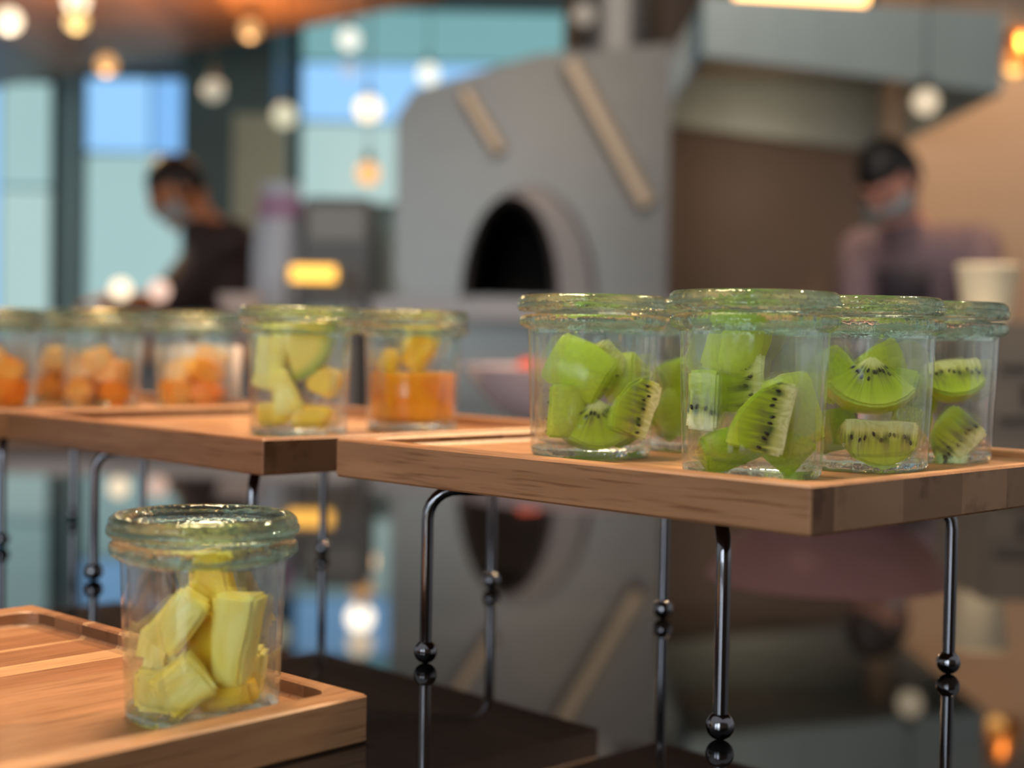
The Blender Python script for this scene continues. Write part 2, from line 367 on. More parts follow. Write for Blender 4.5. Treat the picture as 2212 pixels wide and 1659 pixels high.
def tray(name, label, centre, rz, L, W, lx, ly, strips, zb, rec=0.007, ends=(1, 2, 1)):
    rt = empty(name, (centre[0], centre[1], zb), rz); tag(rt, label, 'tray')
    for q, (w0, w1, mi) in enumerate(strips):
        bm = tray_bm(L, W, lx, ly, rec)
        bmesh.ops.recalc_face_normals(bm, faces=bm.faces[:])
        for co, no, edge_ in ((w0, -1, w0 > -W/2+1e-6), (w1, 1, w1 < W/2-1e-6)):
            if not edge_: continue
            r = bmesh.ops.bisect_plane(bm, geom=bm.verts[:]+bm.edges[:]+bm.faces[:], plane_co=(0, co, 0), plane_no=(0, no, 0), clear_outer=True)
            ed = [e for e in r['geom_cut'] if isinstance(e, bmesh.types.BMEdge)]
            bmesh.ops.holes_fill(bm, edges=ed, sides=0)
        o = mesh_obj('board', bm, WOODS[mi], rt, angle=30); o.data.materials.append(WOOD_ENDS[ends[q % len(ends)]])
        for p in o.data.polygons:
            if abs(p.normal.x) > 0.85: p.material_index = 1
    return rt
KT, AT, BT = 0.7729, 0.8233, 0.7602
KZ, BZ = 0.1032, 0.1010
u1 = lambda t: Vector((-math.sin(t), math.cos(t), 0)); u2 = lambda t: Vector((math.cos(t), math.sin(t), 0))
KC, PC, BC = Vector((0.1038, 0.5021, 0)), Vector((-0.0515, 0.5426, 0)), Vector((-0.1209, 0.7111, 0))
def strips_from(W, cuts, mats):
    e = [0] + cuts + [W]; return [(a-W/2, b-W/2, m) for a, b, m in zip(e, e[1:], mats)]
LK, WK = 0.268, 0.242
tray('serving_tray', 'raised wooden tray carrying the kiwi jars', KC+u1(KT)*LK/2+u2(KT)*WK/2, KT-math.pi/2, LK, WK, 0.007, 0.012,
     strips_from(WK, [0.0142, 0.060, 0.1037, 0.1404, 0.190], [4, 4, 0, 4, 0, 4]), TZ+KZ-TH, 0.005, (1, 0, 2, 0, 2, 0))
LP, WP = 0.270, 0.246
tray('serving_tray', 'low wooden tray lying flat on the table under the pineapple jar', PC+u1(AT)*WP/2-u2(AT)*LP/2, AT, LP, WP, 0.0065, 0.0125,
     strips_from(WP, [0.030, 0.080, 0.124, 0.144, 0.160, 0.186, 0.190, 0.214], [0, 4, 4, 1, 2, 1, 2, 1, 4]), TZ+0.0002)
LB, WB = 0.285, 0.245
tray('serving_tray', 'raised wooden tray under the melon jar and the juice jar', BC+u1(BT)*LB/2+u2(BT)*WB/2, BT-math.pi/2, LB, WB, 0.010, 0.012,
     strips_from(WB, [0.05, 0.11, 0.16, 0.20], [1, 4, 0, 2, 4]), TZ+BZ-TH, 0.007, (1,))  # near board and ends darkened to stand in for shade on their faces
CCt = BC+u1(BT)*0.297+u2(BT)*(-0.058)
tray('serving_tray', 'raised wooden tray under the jars of orange fruit', CCt+u1(BT)*0.130+u2(BT)*LB/2, BT, LB, 0.26, 0.010, 0.012,
     strips_from(0.26, [0.05, 0.11, 0.16, 0.20], [4, 0, 1, 4, 0]), TZ+BZ-TH)

# ------------------------------------------------------------------ wire risers
def riser(label, c, rz, top, half=0.086):
    rt = empty('wire_riser', (c[0], c[1], TZ), rz); tag(rt, label, 'riser', 'wire risers under the raised trays')
    rr = 0.0029; zt = top - rr
    for sgn in (1, -1):
        pts = []; a = Vector((-half, -half*sgn, 0)); b = -a; d = (b-a).normalized(); bend = 0.014
        zt2 = zt if sgn == 1 else zt - 0.0006
        for k in range(5): pts.append(a + Vector((0, 0, 0.008+(zt2-bend-0.008)*k/4)))
        for k in range(1, 7):
            t = R(15*k); pts.append(a + d*bend*(1-math.cos(t)) + Vector((0, 0, zt2-bend+bend*math.sin(t))))
        pts += [a*0.4+Vector((0, 0, zt2)), Vector((0, 0, zt2)), b*0.4+Vector((0, 0, zt2))]
        for k in range(6, -1, -1):
            t = R(15*k); pts.append(b - d*bend*(1-math.cos(t)) + Vector((0, 0, zt2-bend+bend*math.sin(t))))
        for k in range(3, -1, -1): pts.append(b + Vector((0, 0, 0.008+(zt2-bend-0.008)*k/4)))
        tube('bent_rod', pts, rr, STEEL_ROD, rt, 14)
        for e in (a, b): ball('ball_foot', (e.x, e.y, 0.0055), 0.0055, STEEL_ROD, rt, 24, 14)
    return rt
riser('dark wire riser with ball feet under the kiwi tray', (0.0835, 0.677), KT, KZ-TH)
riser('dark wire riser with ball feet under the tray of melon and juice jars', (-0.132, 0.887), BT, BZ-TH)
cc = CCt+u1(BT)*0.130+u2(BT)*LB/2
riser('dark wire riser with ball feet under the tray of orange fruit jars', (cc.x, cc.y+0.02), BT, BZ-TH, 0.055)

# ------------------------------------------------------------------ jars
mm = 0.001
def jit(k, a, z):
    if k < 16: return 0
    return mm*(0.26*math.sin(7*a+z*60)+0.20*math.sin(13*a+1.3-z*90))
JP = [(0, 0.6), (18, 0.5), (24.0, 0.0), (26.4, 0.5), (27.6, 2.0), (28.0, 4.2), (28.6, 20), (29.4, 40), (29.9, 56.0), (30.2, 58.4), (32.2, 59.4), (33.8, 60.6), (34.3, 62.2), (33.9, 64.0), (32.6, 65.2), (30.2, 65.4), (27.9, 64.9), (27.3, 63.4), (27.2, 57), (26.8, 40), (26.1, 20), (25.4, 9.5), (24.2, 7.2), (21.5, 6.2), (0, 6.0)]
LIDP = [(0, 64.6), (22.0, 64.6), (26.0, 64.9), (26.6, 66.0), (31.0, 66.1), (33.6, 66.5), (34.8, 67.6), (35.1, 68.8), (34.7, 70.0), (34.1, 70.5), (34.3, 71.3), (33.8, 72.8), (32.4, 74.0), (30.8, 74.3), (29.2, 73.6), (27.6, 71.4), (26.0, 69.0), (24.2, 67.6), (22.5, 67.1), (14, 67.3), (0, 67.3)]
jar_src = None
def jar(label, x, y, zf, rz, group=None, lid_off=(0, 0)):
    global jar_src
    rt = empty('glass_jar', (x, y, zf), rz); tag(rt, label, 'jar', group)
    if jar_src is None:
        b = lathe('jar_body', [(r*mm, z*mm) for r, z in JP], G_BODY, rt, 72, jit=jit, angle=50)
        l = lathe('jar_lid', [(r*mm, z*mm) for r, z in LIDP], G_LID, rt, 72, angle=50)
        b.data.materials.append(G_LID)
        for p in b.data.polygons:
            if p.center.z > 0.0575 or p.center.z < 0.0035: p.material_index = 1
        l['label'] = 'thick greenish glass lid'; jar_src = (b, l)
    else:
        for s in jar_src:
            c = s.copy(); COL.objects.link(c); c.parent = rt
    lid = [o for o in rt.children if o.name.startswith('jar_lid')][0]
    lid.location = (lid_off[0]*mm, lid_off[1]*mm, 0.0003)
    return rt
FK, FP, FB = TZ+KZ-0.005, TZ+0.011+0.0002, TZ+BZ-0.007
def onB(a, b): return BC+u1(BT)*a+u2(BT)*b
def onK(a, b): return KC+u1(KT)*a+u2(KT)*b
JARS = {
 'P': (-0.112, 0.5355, FP), 'K1': (0.037, 0.679, FK), 'K2': (0.0973, 0.589, FK), 'K3': (0.1535, 0.638, FK), 'K4': (0.199, 0.693, FK),
 'K5': (*onK(0.173, 0.152)[:2], FK), 'Y': (-0.123, 0.845, FB), 'M': (-0.0616, 0.905, FB),
 'O1': (-0.392, 1.112, FB), 'O2': (-0.313, 1.117, FB), 'O3': (-0.2425, 1.115, FB), 'O4': (-0.362, 1.184, FB)}
JL = {'P': 'lidded glass jar of pineapple chunks alone on the low tray', 'K1': 'lidded kiwi jar with one big smooth green wedge lying uppermost',
 'K2': 'lidded kiwi jar heaped up to its neck', 'K3': 'lidded kiwi jar with a fan-shaped slice showing cream core and seeds',
 'K4': 'lidded kiwi jar in front of the grey box, only a few wedges inside', 'K5': 'lidded kiwi jar standing hidden behind the other kiwi jars',
 'Y': 'lidded jar of pale melon and pineapple pieces on the raised tray', 'M': 'lidded jar half filled with orange mango juice',
 'O1': 'lidded jar of orange fruit at the row end away from the ramekin', 'O2': 'lidded jar of orange fruit in the middle of the front row of three',
 'O3': 'lidded jar of orange fruit right in front of the white ramekin', 'O4': 'lidded jar of orange fruit standing alone in the second row'}
for i, (k, v) in enumerate(JARS.items()):
    g = 'kiwi jars' if k[0] == 'K' else ('orange fruit jars' if k[0] == 'O' else None)
    lab = JL[k]
    jar(lab, v[0], v[1], v[2], i*1.1, g, ((1.0, -0.5) if k in ('K3', 'K4') else (0.4*((i % 3)-1), 0.3)))

# ------------------------------------------------------------------ fruit
def kiwi_bm(Rk, Lh, y0, y1, ang, seed, na=9, ny=7):
    bm = bmesh.new(); rings = []
    for j in range(ny):
        y = y0+(y1-y0)*j/(ny-1); rr = Rk*math.sqrt(max(0.05, 1-(y/Lh)**2))
        ring = [bm.verts.new((0, y, 0))]
        for i in range(na):
            a = R(ang)*i/(na-1); ring.append(bm.verts.new((rr*math.sin(a), y, rr*math.cos(a))))
        mid = [bm.verts.new((rr*0.5*math.sin(R(ang)*q), y, rr*0.5*math.cos(R(ang)*q))) for q in (0, 1)]
        rings.append([ring[0], mid[0]]+ring[1:]+[mid[1]])
    n = len(rings[0])
    for A, B in zip(rings, rings[1:]):
        for i in range(n): bm.faces.new((A[i], A[(i+1) % n], B[(i+1) % n], B[i]))
    bm.faces.new(rings[0]); bm.faces.new(rings[-1][::-1])
    bmesh.ops.recalc_face_normals(bm, faces=bm.faces[:])
    sharp = [e for e in bm.edges if len(e.link_faces) == 2 and e.calc_face_angle(0) > R(35)]
    bmesh.ops.bevel(bm, geom=sharp, offset=0.0011, segments=2, affect='EDGES', clamp_overlap=True)
    bmesh.ops.triangulate(bm, faces=[f for f in bm.faces if len(f.verts) > 4])
    for v in bm.verts:
        v.co += 0.0007*mnoise.noise_vector(v.co*130+Vector((seed*3.1, seed, 0)))
    return bm
def block_bm(w, d, h, top, seed, rnd=0.0016, bulge=0.06):
    bm = bmesh.new(); rn = random.Random(seed)
    vs = [bm.verts.new((sx*w/2*(top if sz > 0 else 1)*(1+rn.uniform(-.14, .14)), sy*d/2*(1+rn.uniform(-.14, .14)), sz*h/2*(1+rn.uniform(-.12, .12))))
          for sx in (-1, 1) for sy in (-1, 1) for sz in (-1, 1)]
    for f in ((0,1,3,2),(4,6,7,5),(0,4,5,1),(2,3,7,6),(0,2,6,4),(1,5,7,3)): bm.faces.new([vs[i] for i in f])
    bmesh.ops.recalc_face_normals(bm, faces=bm.faces[:])
    bmesh.ops.bevel(bm, geom=bm.edges[:], offset=rnd, segments=2, affect='EDGES', clamp_overlap=True)
    bmesh.ops.subdivide_edges(bm, edges=[e for e in bm.edges if e.calc_length() > 0.004], cuts=3, use_grid_fill=True)
    for v in bm.verts:
        v.co += 0.0009*mnoise.noise_vector(v.co*110+Vector((seed*2.3, seed, 1)))
    bmesh.ops.triangulate(bm, faces=[f for f in bm.faces if len(f.verts) > 4])
    return bm
seed_me = None
def place(o, jarkey, pos, M):
    """centre of the piece to pos (mm, relative to the jar's inside floor centre: right, away, up)"""
    cs = [Vector(c) for c in o.bound_box]; ctr = sum(cs, Vector())/8
    j = Vector(JARS[jarkey])
    o.matrix_world = Matrix.Translation(j + Vector(pos)*mm) @ M.to_4x4() @ Matrix.Translation(-ctr)
def basis(X, Y, Z): return Matrix((X, Y, Z)).transposed()
def orient(mode, rho, ang, yaw, pitch):
    r_ = R(rho); s, c = math.sin(r_), math.cos(r_)
    if mode == 'cap': M = Matrix.Rotation(r_-R(ang)/2, 3, 'Y')
    elif mode == 'rad': M = basis((0, 1, 0), (-c, 0, s), (s, 0, c))
    else: M = basis((c, 0, -s), (s, 0, c), (0, -1, 0)) @ Matrix.Rotation(-R(ang)/2, 3, 'Y')
    return Matrix.Rotation(R(yaw), 3, 'Z') @ Matrix.Rotation(R(pitch), 3, 'X') @ M
def kiwi(jk, mode, pos, rho, label, y=(-14, 14), ang=90, yaw=0, pitch=0, Rk=23, Lh=32, mat=None, seeds=0, sd=1):
    global seed_me
    if mode == 'out': Rk *= 0.93; ang *= 0.84; yaw += (24, -24)[sd % 2]; y = (y[0]*0.93, y[1]*0.93); seeds = seeds or 4
    o = mesh_obj('kiwi_piece', kiwi_bm(Rk*mm, Lh*mm, y[0]*mm, y[1]*mm, ang, sd), mat or KIWI, None, angle=40)
    tag(o, label, 'kiwi', 'kiwi pieces in the jars')
    place(o, jk, pos, orient(mode, rho, ang, yaw, pitch))
    rn = random.Random(sd*7+3)
    for k in range(seeds):
        if seed_me is None:
            so = ball('seed', (0, 0, 0), 0.00085, SEED, None, 10, 6, (0.75, 0.75, 1.35)); seed_me = so.data
        else:
            so = bpy.data.objects.new('seed', seed_me); COL.objects.link(so)
        so.parent = o
        rr = Rk*mm*rn.uniform(0.30, 0.48)
        if mode == 'cap':
            a = R(ang)*(k+0.5+rn.uniform(-.3, .3))/seeds
            so.location = (rr*math.sin(a), y[0]*mm-0.00015, rr*math.cos(a)); so.rotation_euler = (0, a, 0)
        else:
            yy = (y[0]+(y[1]-y[0])*(k+0.5+rn.uniform(-.3, .3))/seeds)*mm*0.92
            so.location = (-0.00015, yy, rr); so.rotation_euler = (rn.uniform(-.4, .4), 0, 0)
    return o
def block(jk, pos, w, d, h, top, rho, label, mat=PINE, yaw=0, pitch=0, sd=1, name='pineapple_chunk', cat='pineapple', group='pineapple chunks in the low jar', rnd=1.6):
    o = mesh_obj(name, block_bm(w*mm, d*mm, h*mm, top, sd, rnd*mm), mat, None, angle=50)
    tag(o, label, cat, group)
    place(o, jk, pos, Matrix.Rotation(R(yaw), 3, 'Z') @ Matrix.Rotation(R(pitch), 3, 'X') @ Matrix.Rotation(R(rho), 3, 'Y'))
    return o
#@FRUIT@
# ---- kiwi jar 1
kiwi('K1', 'out', (-6.5, -9, 40.5), 118, 'big smooth green kiwi wedge uppermost beside a bare glass neck', (-15, 16), 100, 10, -10, 22, sd=1)
kiwi('K1', 'rad', (3.5, 3, 42), 225, 'kiwi piece with pale core stripe peeping out behind the big smooth wedge', (-9, 9), 70, 20, 0, 20, seeds=6, sd=2)
kiwi('K1', 'out', (15, 5, 36), 80, 'pale green kiwi chunk leaning on the glass above a seeded wedge', (-11, 11), 95, -20, 0, 20, mat=KIWI_PALE, sd=3)
kiwi('K1', 'out', (-11.5, -13, 21), 5, 'pale rounded kiwi lump pressed to glass under the big smooth wedge', (-13, 13), 95, 15, 0, 20, mat=KIWI_PALE, sd=4)
kiwi('K1', 'rad', (16.5, -10, 24), -72, 'upright kiwi wedge with a seed column beside the pale lump', (-18, 9), 60, 22, 0, 21, Lh=22, seeds=7, sd=5)
kiwi('K1', 'cap', (2, -9, 13), 176, 'wide flat kiwi slice with dark seed fan at the jar bottom', (-5, 8), 115, 8, -12, 23, seeds=9, sd=6)
kiwi('K1', 'out', (17, 3, 13), 60, 'dim green kiwi chunk at the bottom behind the upright seeded wedge', (-9, 9), 80, 0, 0, 18, sd=7)
# ---- kiwi jar 2
kiwi('K2', 'out', (-6, 4, 53), 15, 'large pale kiwi chunk pushed up under the lid of the heaped jar', (-14, 13), 105, -8, 8, 22, mat=KIWI_PALE, sd=8)
kiwi('K2', 'rad', (-18.5, -5, 31), 2, 'narrow kiwi slab with cream core end at the side of the heaped jar', (-6, 6), 60, -24, 0, 24, seeds=4, sd=9)
kiwi('K2', 'rad', (-1, -17, 26), -78, 'triangular kiwi wedge with seed row pressed against the front glass', (-25.5, 3), 55, 4, 0, 23, Lh=27, seeds=8, sd=10)
kiwi('K2', 'out', (16, -9, 28), -18, 'tall smooth pale kiwi wedge beside the triangular seeded wedge', (-16, 15), 85, 18, 0, 20, mat=KIWI_PALE, sd=11)
kiwi('K2', 'out', (-10, -9, 11), 72, 'kiwi wedge lying at the bottom under the narrow slab', (-13, 13), 75, -10, 0, 18, sd=12)
kiwi('K2', 'out', (12, -9, 14.5), -50, 'rounded kiwi lump at the bottom under the tall smooth wedge', (-11, 11), 85, 12, 0, 18, sd=13)
kiwi('K2', 'rad', (-5, 9, 38), -90, 'kiwi slice with dark seeds standing behind the triangular wedge', (-12, 12), 50, 0, 0, 20, seeds=6, sd=14)
# ---- kiwi jar 3
kiwi('K3', 'cap', (-1, -13, 34), 184, 'fan-shaped kiwi slice with cream core on top and arc of seeds', (-5, 7), 108, -4, -22, 24, seeds=12, sd=15)
kiwi('K3', 'out', (9, 6, 44), 62, 'pale kiwi chunk lying topmost behind the fan-shaped slice', (-11, 11), 95, 0, 10, 19, mat=KIWI_PALE, sd=16)
kiwi('K3', 'out', (-13, 5, 40), 140, 'green kiwi chunk against the glass behind the fan-shaped slice', (-11, 11), 90, 0, 0, 19, sd=17)
kiwi('K3', 'rad', (2, -13, 12.5), 182, 'broad pale kiwi block with a seed row along its upper edge at the bottom', (-16, 16), 60, 4, 0, 20, Lh=20, mat=KIWI_PALE, seeds=9, sd=18)
kiwi('K3', 'out', (19, -1, 20), 10, 'small yellowish kiwi end beside the broad pale block', (-8, 8), 80, 30, 0, 15, mat=KIWI_PALE, sd=19)
kiwi('K3', 'out', (-12, 5, 15), 80, 'shaded kiwi chunk at the bottom behind the broad pale block', (-11, 11), 85, 0, 0, 19, sd=20)
kiwi('K3', 'out', (15, 6, 34), 100, 'bright torn kiwi chunk beside the fan-shaped slice', (-10, 10), 90, 0, 0, 18, sd=21)
# ---- kiwi jar 4
kiwi('K4', 'rad', (8, -7, 34), 170, 'kiwi wedge with its cream core ridge turned up in the nearly empty jar', (-13, 13), 85, -8, -38, 21, Lh=19, seeds=9, sd=22)
kiwi('K4', 'rad', (6, -11, 12), -48, 'triangular kiwi wedge with seeds in its corner on the floor of the nearly empty jar', (-8, 17), 55, -10, 0, 22, Lh=19, seeds=8, sd=23)
kiwi('K4', 'out', (-8, 4, 15), 30, 'green kiwi chunk behind the triangular wedge in the nearly empty jar', (-11, 11), 85, 0, 0, 19, sd=24)
kiwi('K4', 'out', (-4, 8, 30), 100, 'yellow green kiwi chunk under the ridge-up wedge', (-10, 10), 80, 0, 0, 18, sd=25)
# ---- kiwi jar 5 (behind)
for i, (pos, rho) in enumerate((((-13, -8, 17), 40), ((2, -6, 14), 100), ((-9, 4, 34), 70), ((10, 2, 30), 20))):
    kiwi('K5', 'out', pos, rho, 'kiwi chunk in the jar hidden behind the other kiwi jars', (-11, 11), 90, 0, 0, 19, mat=KIWI_PALE if i % 2 else KIWI, sd=30+i)
# ---- pineapple jar
block('P', (-7.0, -9, 37), 13.5, 15, 22, 1.0, 34, 'slanting pale pineapple block at upper left of the pile beside bare glass', sd=2)
block('P', (13.5, -9, 30), 12.5, 12, 34, 1.45, 4, 'tall pineapple wedge wider at its top end', yaw=-14, sd=4)
block('P', (2, 7, 46), 17, 12, 28, 0.75, -12, 'bright yellow pineapple piece reaching highest at the back', MANGO, sd=6)
block('P', (-15, -4, 27), 15, 14, 17, 1.0, 12, 'rounded pineapple chunk with orange centre under the slanting block', sd=8, rnd=3.2)
block('P', (2, 0, 26), 15, 12, 22, 0.9, -18, 'deep orange pineapple piece in the middle of the pile', PINE_DEEP, sd=10)
block('P', (-3.5, -16, 15), 18, 12, 18, 1.0, 50, 'diamond-shaped pineapple chunk pressed to the front glass', sd=12, yaw=6)
block('P', (-15, -5, 11), 15, 14, 15, 1.0, 5, 'pineapple chunk on the jar floor behind the diamond chunk', PINE, sd=14)
block('P', (11, -7, 10.5), 21, 13, 9, 0.9, -8, 'flat deep yellow pineapple piece under the tall wedge', PINE_DEEP, sd=16)
block('P', (19, 4, 15), 6, 11, 20, 0.8, 8, 'thin fibrous pineapple slice standing against the glass', PINE_FIBRE, sd=18)
# ---- melon jar
Yk = dict(name='fruit_chunk', cat='fruit', group='pale fruit pieces in the melon jar', rnd=2.0)
block('Y', (-15, -5, 45), 16, 14, 34, 1.0, 6, 'tall pale melon block in the melon jar', MELON, sd=20, **Yk)
mo = mesh_obj('melon_wedge', kiwi_bm(0.030, 0.045, -0.009, 0.009, 95, 40), MELON_RIND, None, angle=40)
tag(mo, 'melon wedge with green rind edge under the lid', 'melon', 'pale fruit pieces in the melon jar'); place(mo, 'Y', (9, -3, 50), orient('cap', 118, 95, 0, 0))
block('Y', (-6, -13, 26), 17, 12, 27, 0.45, -14, 'pointed pale melon wedge in front in the melon jar', MELON, sd=22, **Yk)
block('Y', (15, -4, 32), 17, 14, 15, 1.0, 20, 'yellow fruit block under the rind-edged wedge', MANGO, sd=24, **Yk)
block('Y', (-12, -8, 13), 18, 16, 13, 1.0, -8, 'deep yellow fruit block on the floor below the tall pale block', MANGO, sd=26, **Yk)
block('Y', (8, -9, 12), 24, 16, 12, 1.0, 6, 'wide deep yellow fruit block on the floor of the melon jar', MANGO, sd=28, **Yk)
# ---- juice jar
jo = lathe('mango_juice', [(0, 6.4*mm), (21.3*mm, 6.6*mm), (23.8*mm, 7.6*mm), (24.9*mm, 9.8*mm), (25.5*mm, 20*mm), (26.0*mm, 36*mm), (25.4*mm, 36.6*mm), (0, 36.5*mm)], JUICE, None, 48, angle=50)
jo.location = JARS['M']; tag(jo, 'opaque orange mango juice filling the jar halfway', 'juice')
Mk = dict(name='fruit_chunk', cat='fruit', group='fruit pieces over the juice', rnd=2.2)
block('M', (-14, -6, 43), 15, 14, 15, 0.7, 20, 'yellow fruit chunk with peak poking out of the juice', MANGO, sd=30, **Yk | Mk)
block('M', (4, -9, 48), 16, 12, 22, 1.0, 28, 'brownish orange fruit slice leaning over the juice', PINE_DEEP, sd=32, **Mk)
block('M', (8, -2, 53), 14, 14, 15, 1.0, 12, 'pale yellow chunk behind the brownish slice over the juice', MELON, sd=34, **Mk)
block('M', (-20, -2, 40), 6, 8, 12, 0.6, 4, 'small red orange fruit tip at the side of the juice jar', PEACH_DEEP, sd=36, **Mk)
block('M', (-3, 5, 54), 8, 8, 18, 1.0, 0, 'upright yellow fruit stick behind in the juice jar', MELON, sd=38, **Mk)
# ---- orange fruit jars
Ok = dict(name='orange_fruit_chunk', cat='fruit', group='orange fruit pieces in the far jars', rnd=2.6)
for q, jk in enumerate(('O1', 'O2', 'O3', 'O4')):
    rn = random.Random(50+q)
    for i, (px, py, pz) in enumerate(((-11, -9, 13), (11, -8, 12), (0, 9, 14), (-9, 2, 28), (9, -6, 28), (-2, -10, 36) if q != 2 else (10, 4, 38))):
        block(jk, (px+rn.uniform(-1, 1), py+rn.uniform(-1, 1), pz), 23, 20, 19, rn.uniform(.75, 1), rn.uniform(-40, 40),
              'orange fruit chunk inside the jar ' + {'O1': 'at the row end away from the ramekin', 'O2': 'in the middle of the front row of three', 'O3': 'right in front of the white ramekin', 'O4': 'standing alone in the second row'}[jk], (PEACH, PEACH_DEEP, PEACH, PEACH_PALE, PEACH, PEACH_PALE)[i], yaw=rn.uniform(-40, 40), sd=60+q*10+i, **Ok)
#@END@

# ------------------------------------------------------------------ other tableware
pink_m = plain('pink_ceramic', (0.92, 0.70, 0.72), 0.22, 0, 0.05, 20)
white_m = plain('white_ceramic', (0.72, 0.62, 0.58), 0.25, 0, 0.05, 20)
red_m = plain('red_fruit_flesh', (0.70, 0.12, 0.06), 0.35, 0, 0.2, 60)
bz = TZ+BZ-0.007
bw = empty('bowl', (0.115, 2.42, TZ)); tag(bw, 'large pale pink ceramic bowl with a little red fruit at its rim', 'bowl')
lathe('bowl_shell', [(0, 0), (0.075, 0), (0.080, 0.006), (0.120, 0.026), (0.165, 0.062), (0.196, 0.104), (0.199, 0.108), (0.192, 0.109), (0.158, 0.068), (0.112, 0.034), (0.07, 0.016), (0, 0.014)], pink_m, bw, 64)
for i, (x, y, z, sd) in enumerate(((-0.085, -0.09, 0.094, 1), (-0.03, -0.075, 0.062, 2), (0.04, -0.05, 0.066, 3), (-0.06, 0.03, 0.062, 4), (0.03, 0.03, 0.055, 5))):
    o = mesh_obj('red_fruit_chunk', block_bm(0.052, 0.050, 0.055, 0.9, 90+sd, 0.006), red_m, None, angle=50)
    o.location = (0.115+x, 2.42+y, TZ+z); tag(o, 'red fruit chunk lying in the large pale pink bowl', 'fruit', 'red fruit in the pink bowl')
rk = empty('ramekin', (-0.2525, 1.20, bz)); tag(rk, 'white ceramic ramekin beside the orange fruit jars', 'ramekin')
lathe('ramekin_shell', [(0, 0), (0.027, 0), (0.0295, 0.002), (0.030, 0.047), (0.0285, 0.0485), (0.027, 0.047), (0.0265, 0.005), (0, 0.004)], white_m, rk, 40)
pd = empty('dish', (0.285, 1.30, TZ)); tag(pd, 'wide pink dish standing behind the kiwi tray', 'dish')
lathe('dish_shell', [(0, 0), (0.06, 0), (0.062, 0.004), (0.085, 0.022), (0.106, 0.052), (0.108, 0.056), (0.104, 0.056), (0.080, 0.027), (0.055, 0.010), (0, 0.008)], plain('rose_ceramic', (0.88, 0.42, 0.42), 0.3, 0, 0.05, 20), pd, 56)
gb = empty('display_box', (0.80, 2.02, TZ)); tag(gb, 'dark grey box standing behind the kiwi jars', 'box')
grey_m = plain('grey_box_shell', (0.085, 0.080, 0.078), 0.45, 0, 0.2, 14)
box('box_shell', -0.165, 0.18, -0.07, 0.16, 0, 0.187, grey_m, gb, 0.004)
slot_m = plain('box_slot_black', (0.02, 0.02, 0.02), 0.5, 0, 0.2, 10)
for z in (0.055, 0.125): box('slot', -0.15, 0.15, -0.073, -0.068, z, z+0.006, slot_m, gb)
for x in (-0.12, -0.04, 0.04): box('notch', x, x+0.012, -0.073, -0.068, 0.08, 0.105, slot_m, gb)
cup = empty('paper_cup', (0.662, 2.05, TZ+0.1871)); tag(cup, 'cream paper cup standing on the grey box', 'cup')
cream_m = plain('cream_card', (0.92, 0.84, 0.62), 0.5, 0, 0.05, 30)
lathe('cup_wall', [(0, 0), (0.030, 0), (0.0305, 0.001), (0.042, 0.078), (0.0435, 0.0795), (0.042, 0.081), (0.040, 0.078), (0.029, 0.004), (0, 0.004)], cream_m, cup, 40)
# ------------------------------------------------------------------ kitchen
steel_m = plain('brushed_steel', (0.165, 0.165, 0.16), 0.36, 0.85, 0.12, 6, (1, 1, 14))
steel2_m = plain('hood_steel', (0.36, 0.42, 0.42), 0.45, 0.6, 0.1, 4, (10, 1, 1))
dark_m = plain('oven_chamber_black', (0.006, 0.004, 0.004), 0.8, 0, 0.3, 8)  # even near-black colour over the whole chamber
collar_m = plain('oven_collar_steel', (0.24, 0.22, 0.22), 0.42, 0.6, 0.1, 6)
ov = empty('pizza_oven', (0.055, 4.0, 0), R(-4)); tag(ov, 'large grey steel pizza oven with dark arched mouth', 'oven')
bm = bmesh.new()
poly = [(-0.385, 0), (-0.385, 1.66), (-0.34, 1.73), (0.0, 1.83), (0.36, 1.86), (0.36, 0)]
# front plate with an arched hole, rear body behind
N = 20; mx, mz, rx, rzz = -0.065, 1.17, 0.115, 0.262
arch = [(mx+rx*math.cos(math.pi*i/N), mz+rzz*math.sin(math.pi*i/N)) for i in range(N+1)]
outer = [(0.36, mz)] + [(0.36, 1.86), (0.0, 1.83), (-0.34, 1.73), (-0.385, 1.66)] + [(-0.385, mz)]
fo = [bm.verts.new((x, 0, z)) for x, z in outer]; fa = [bm.verts.new((x, 0, z)) for x, z in arch]
bm.faces.new([fo[0], fo[1], fo[2]] + fa[8::-1]); bm.faces.new([fo[2], fo[3], fo[4], fo[5]] + fa[:7:-1])
bk = [bm.verts.new((x, 0.8, z)) for x, z in outer]
for a, b, c, d in zip(fo, fo[1:], bk[1:], bk): bm.faces.new((a, b, c, d))
bl = [bm.verts.new(p) for p in ((-0.385, 0, 0), (0.36, 0, 0), (-0.385, 0.8, 0), (0.36, 0.8, 0))]
bm.faces.new([bl[0], fo[5]] + fa[::-1] + [fo[0], bl[1]]) if False else None
bm.faces.new((bl[0], bl[1], fo[0], fa[0], fa[-1], fo[5]))
bm.faces.new((bl[1], bl[3], bk[0], fo[0])); bm.faces.new((bl[2], bl[0], fo[5], bk[5]))
mesh_obj('oven_shell', bm, steel_m, ov, angle=30)
bm = bmesh.new()
f0 = [bm.verts.new((x, 0.0, z)) for x, z in arch]; f1 = [bm.verts.new((x*0.9-0.006, 0.55, mz+(z-mz)*0.8)) for x, z in arch]
for i in range(N): bm.faces.new((f0[i], f0[i+1], f1[i+1], f1[i]))
bm.faces.new(f1); bm.faces.new((f0[0], f0[-1], f1[-1], f1[0]))
mesh_obj('oven_chamber', bm, dark_m, ov)
bm = bmesh.new()                                                   # collar around the mouth
def ring(r1, r2, y, dx): return [bm.verts.new((mx+dx+r1*math.cos(math.pi*i/N), y, mz-0.005+r2*math.sin(math.pi*i/N))) for i in range(N+1)]
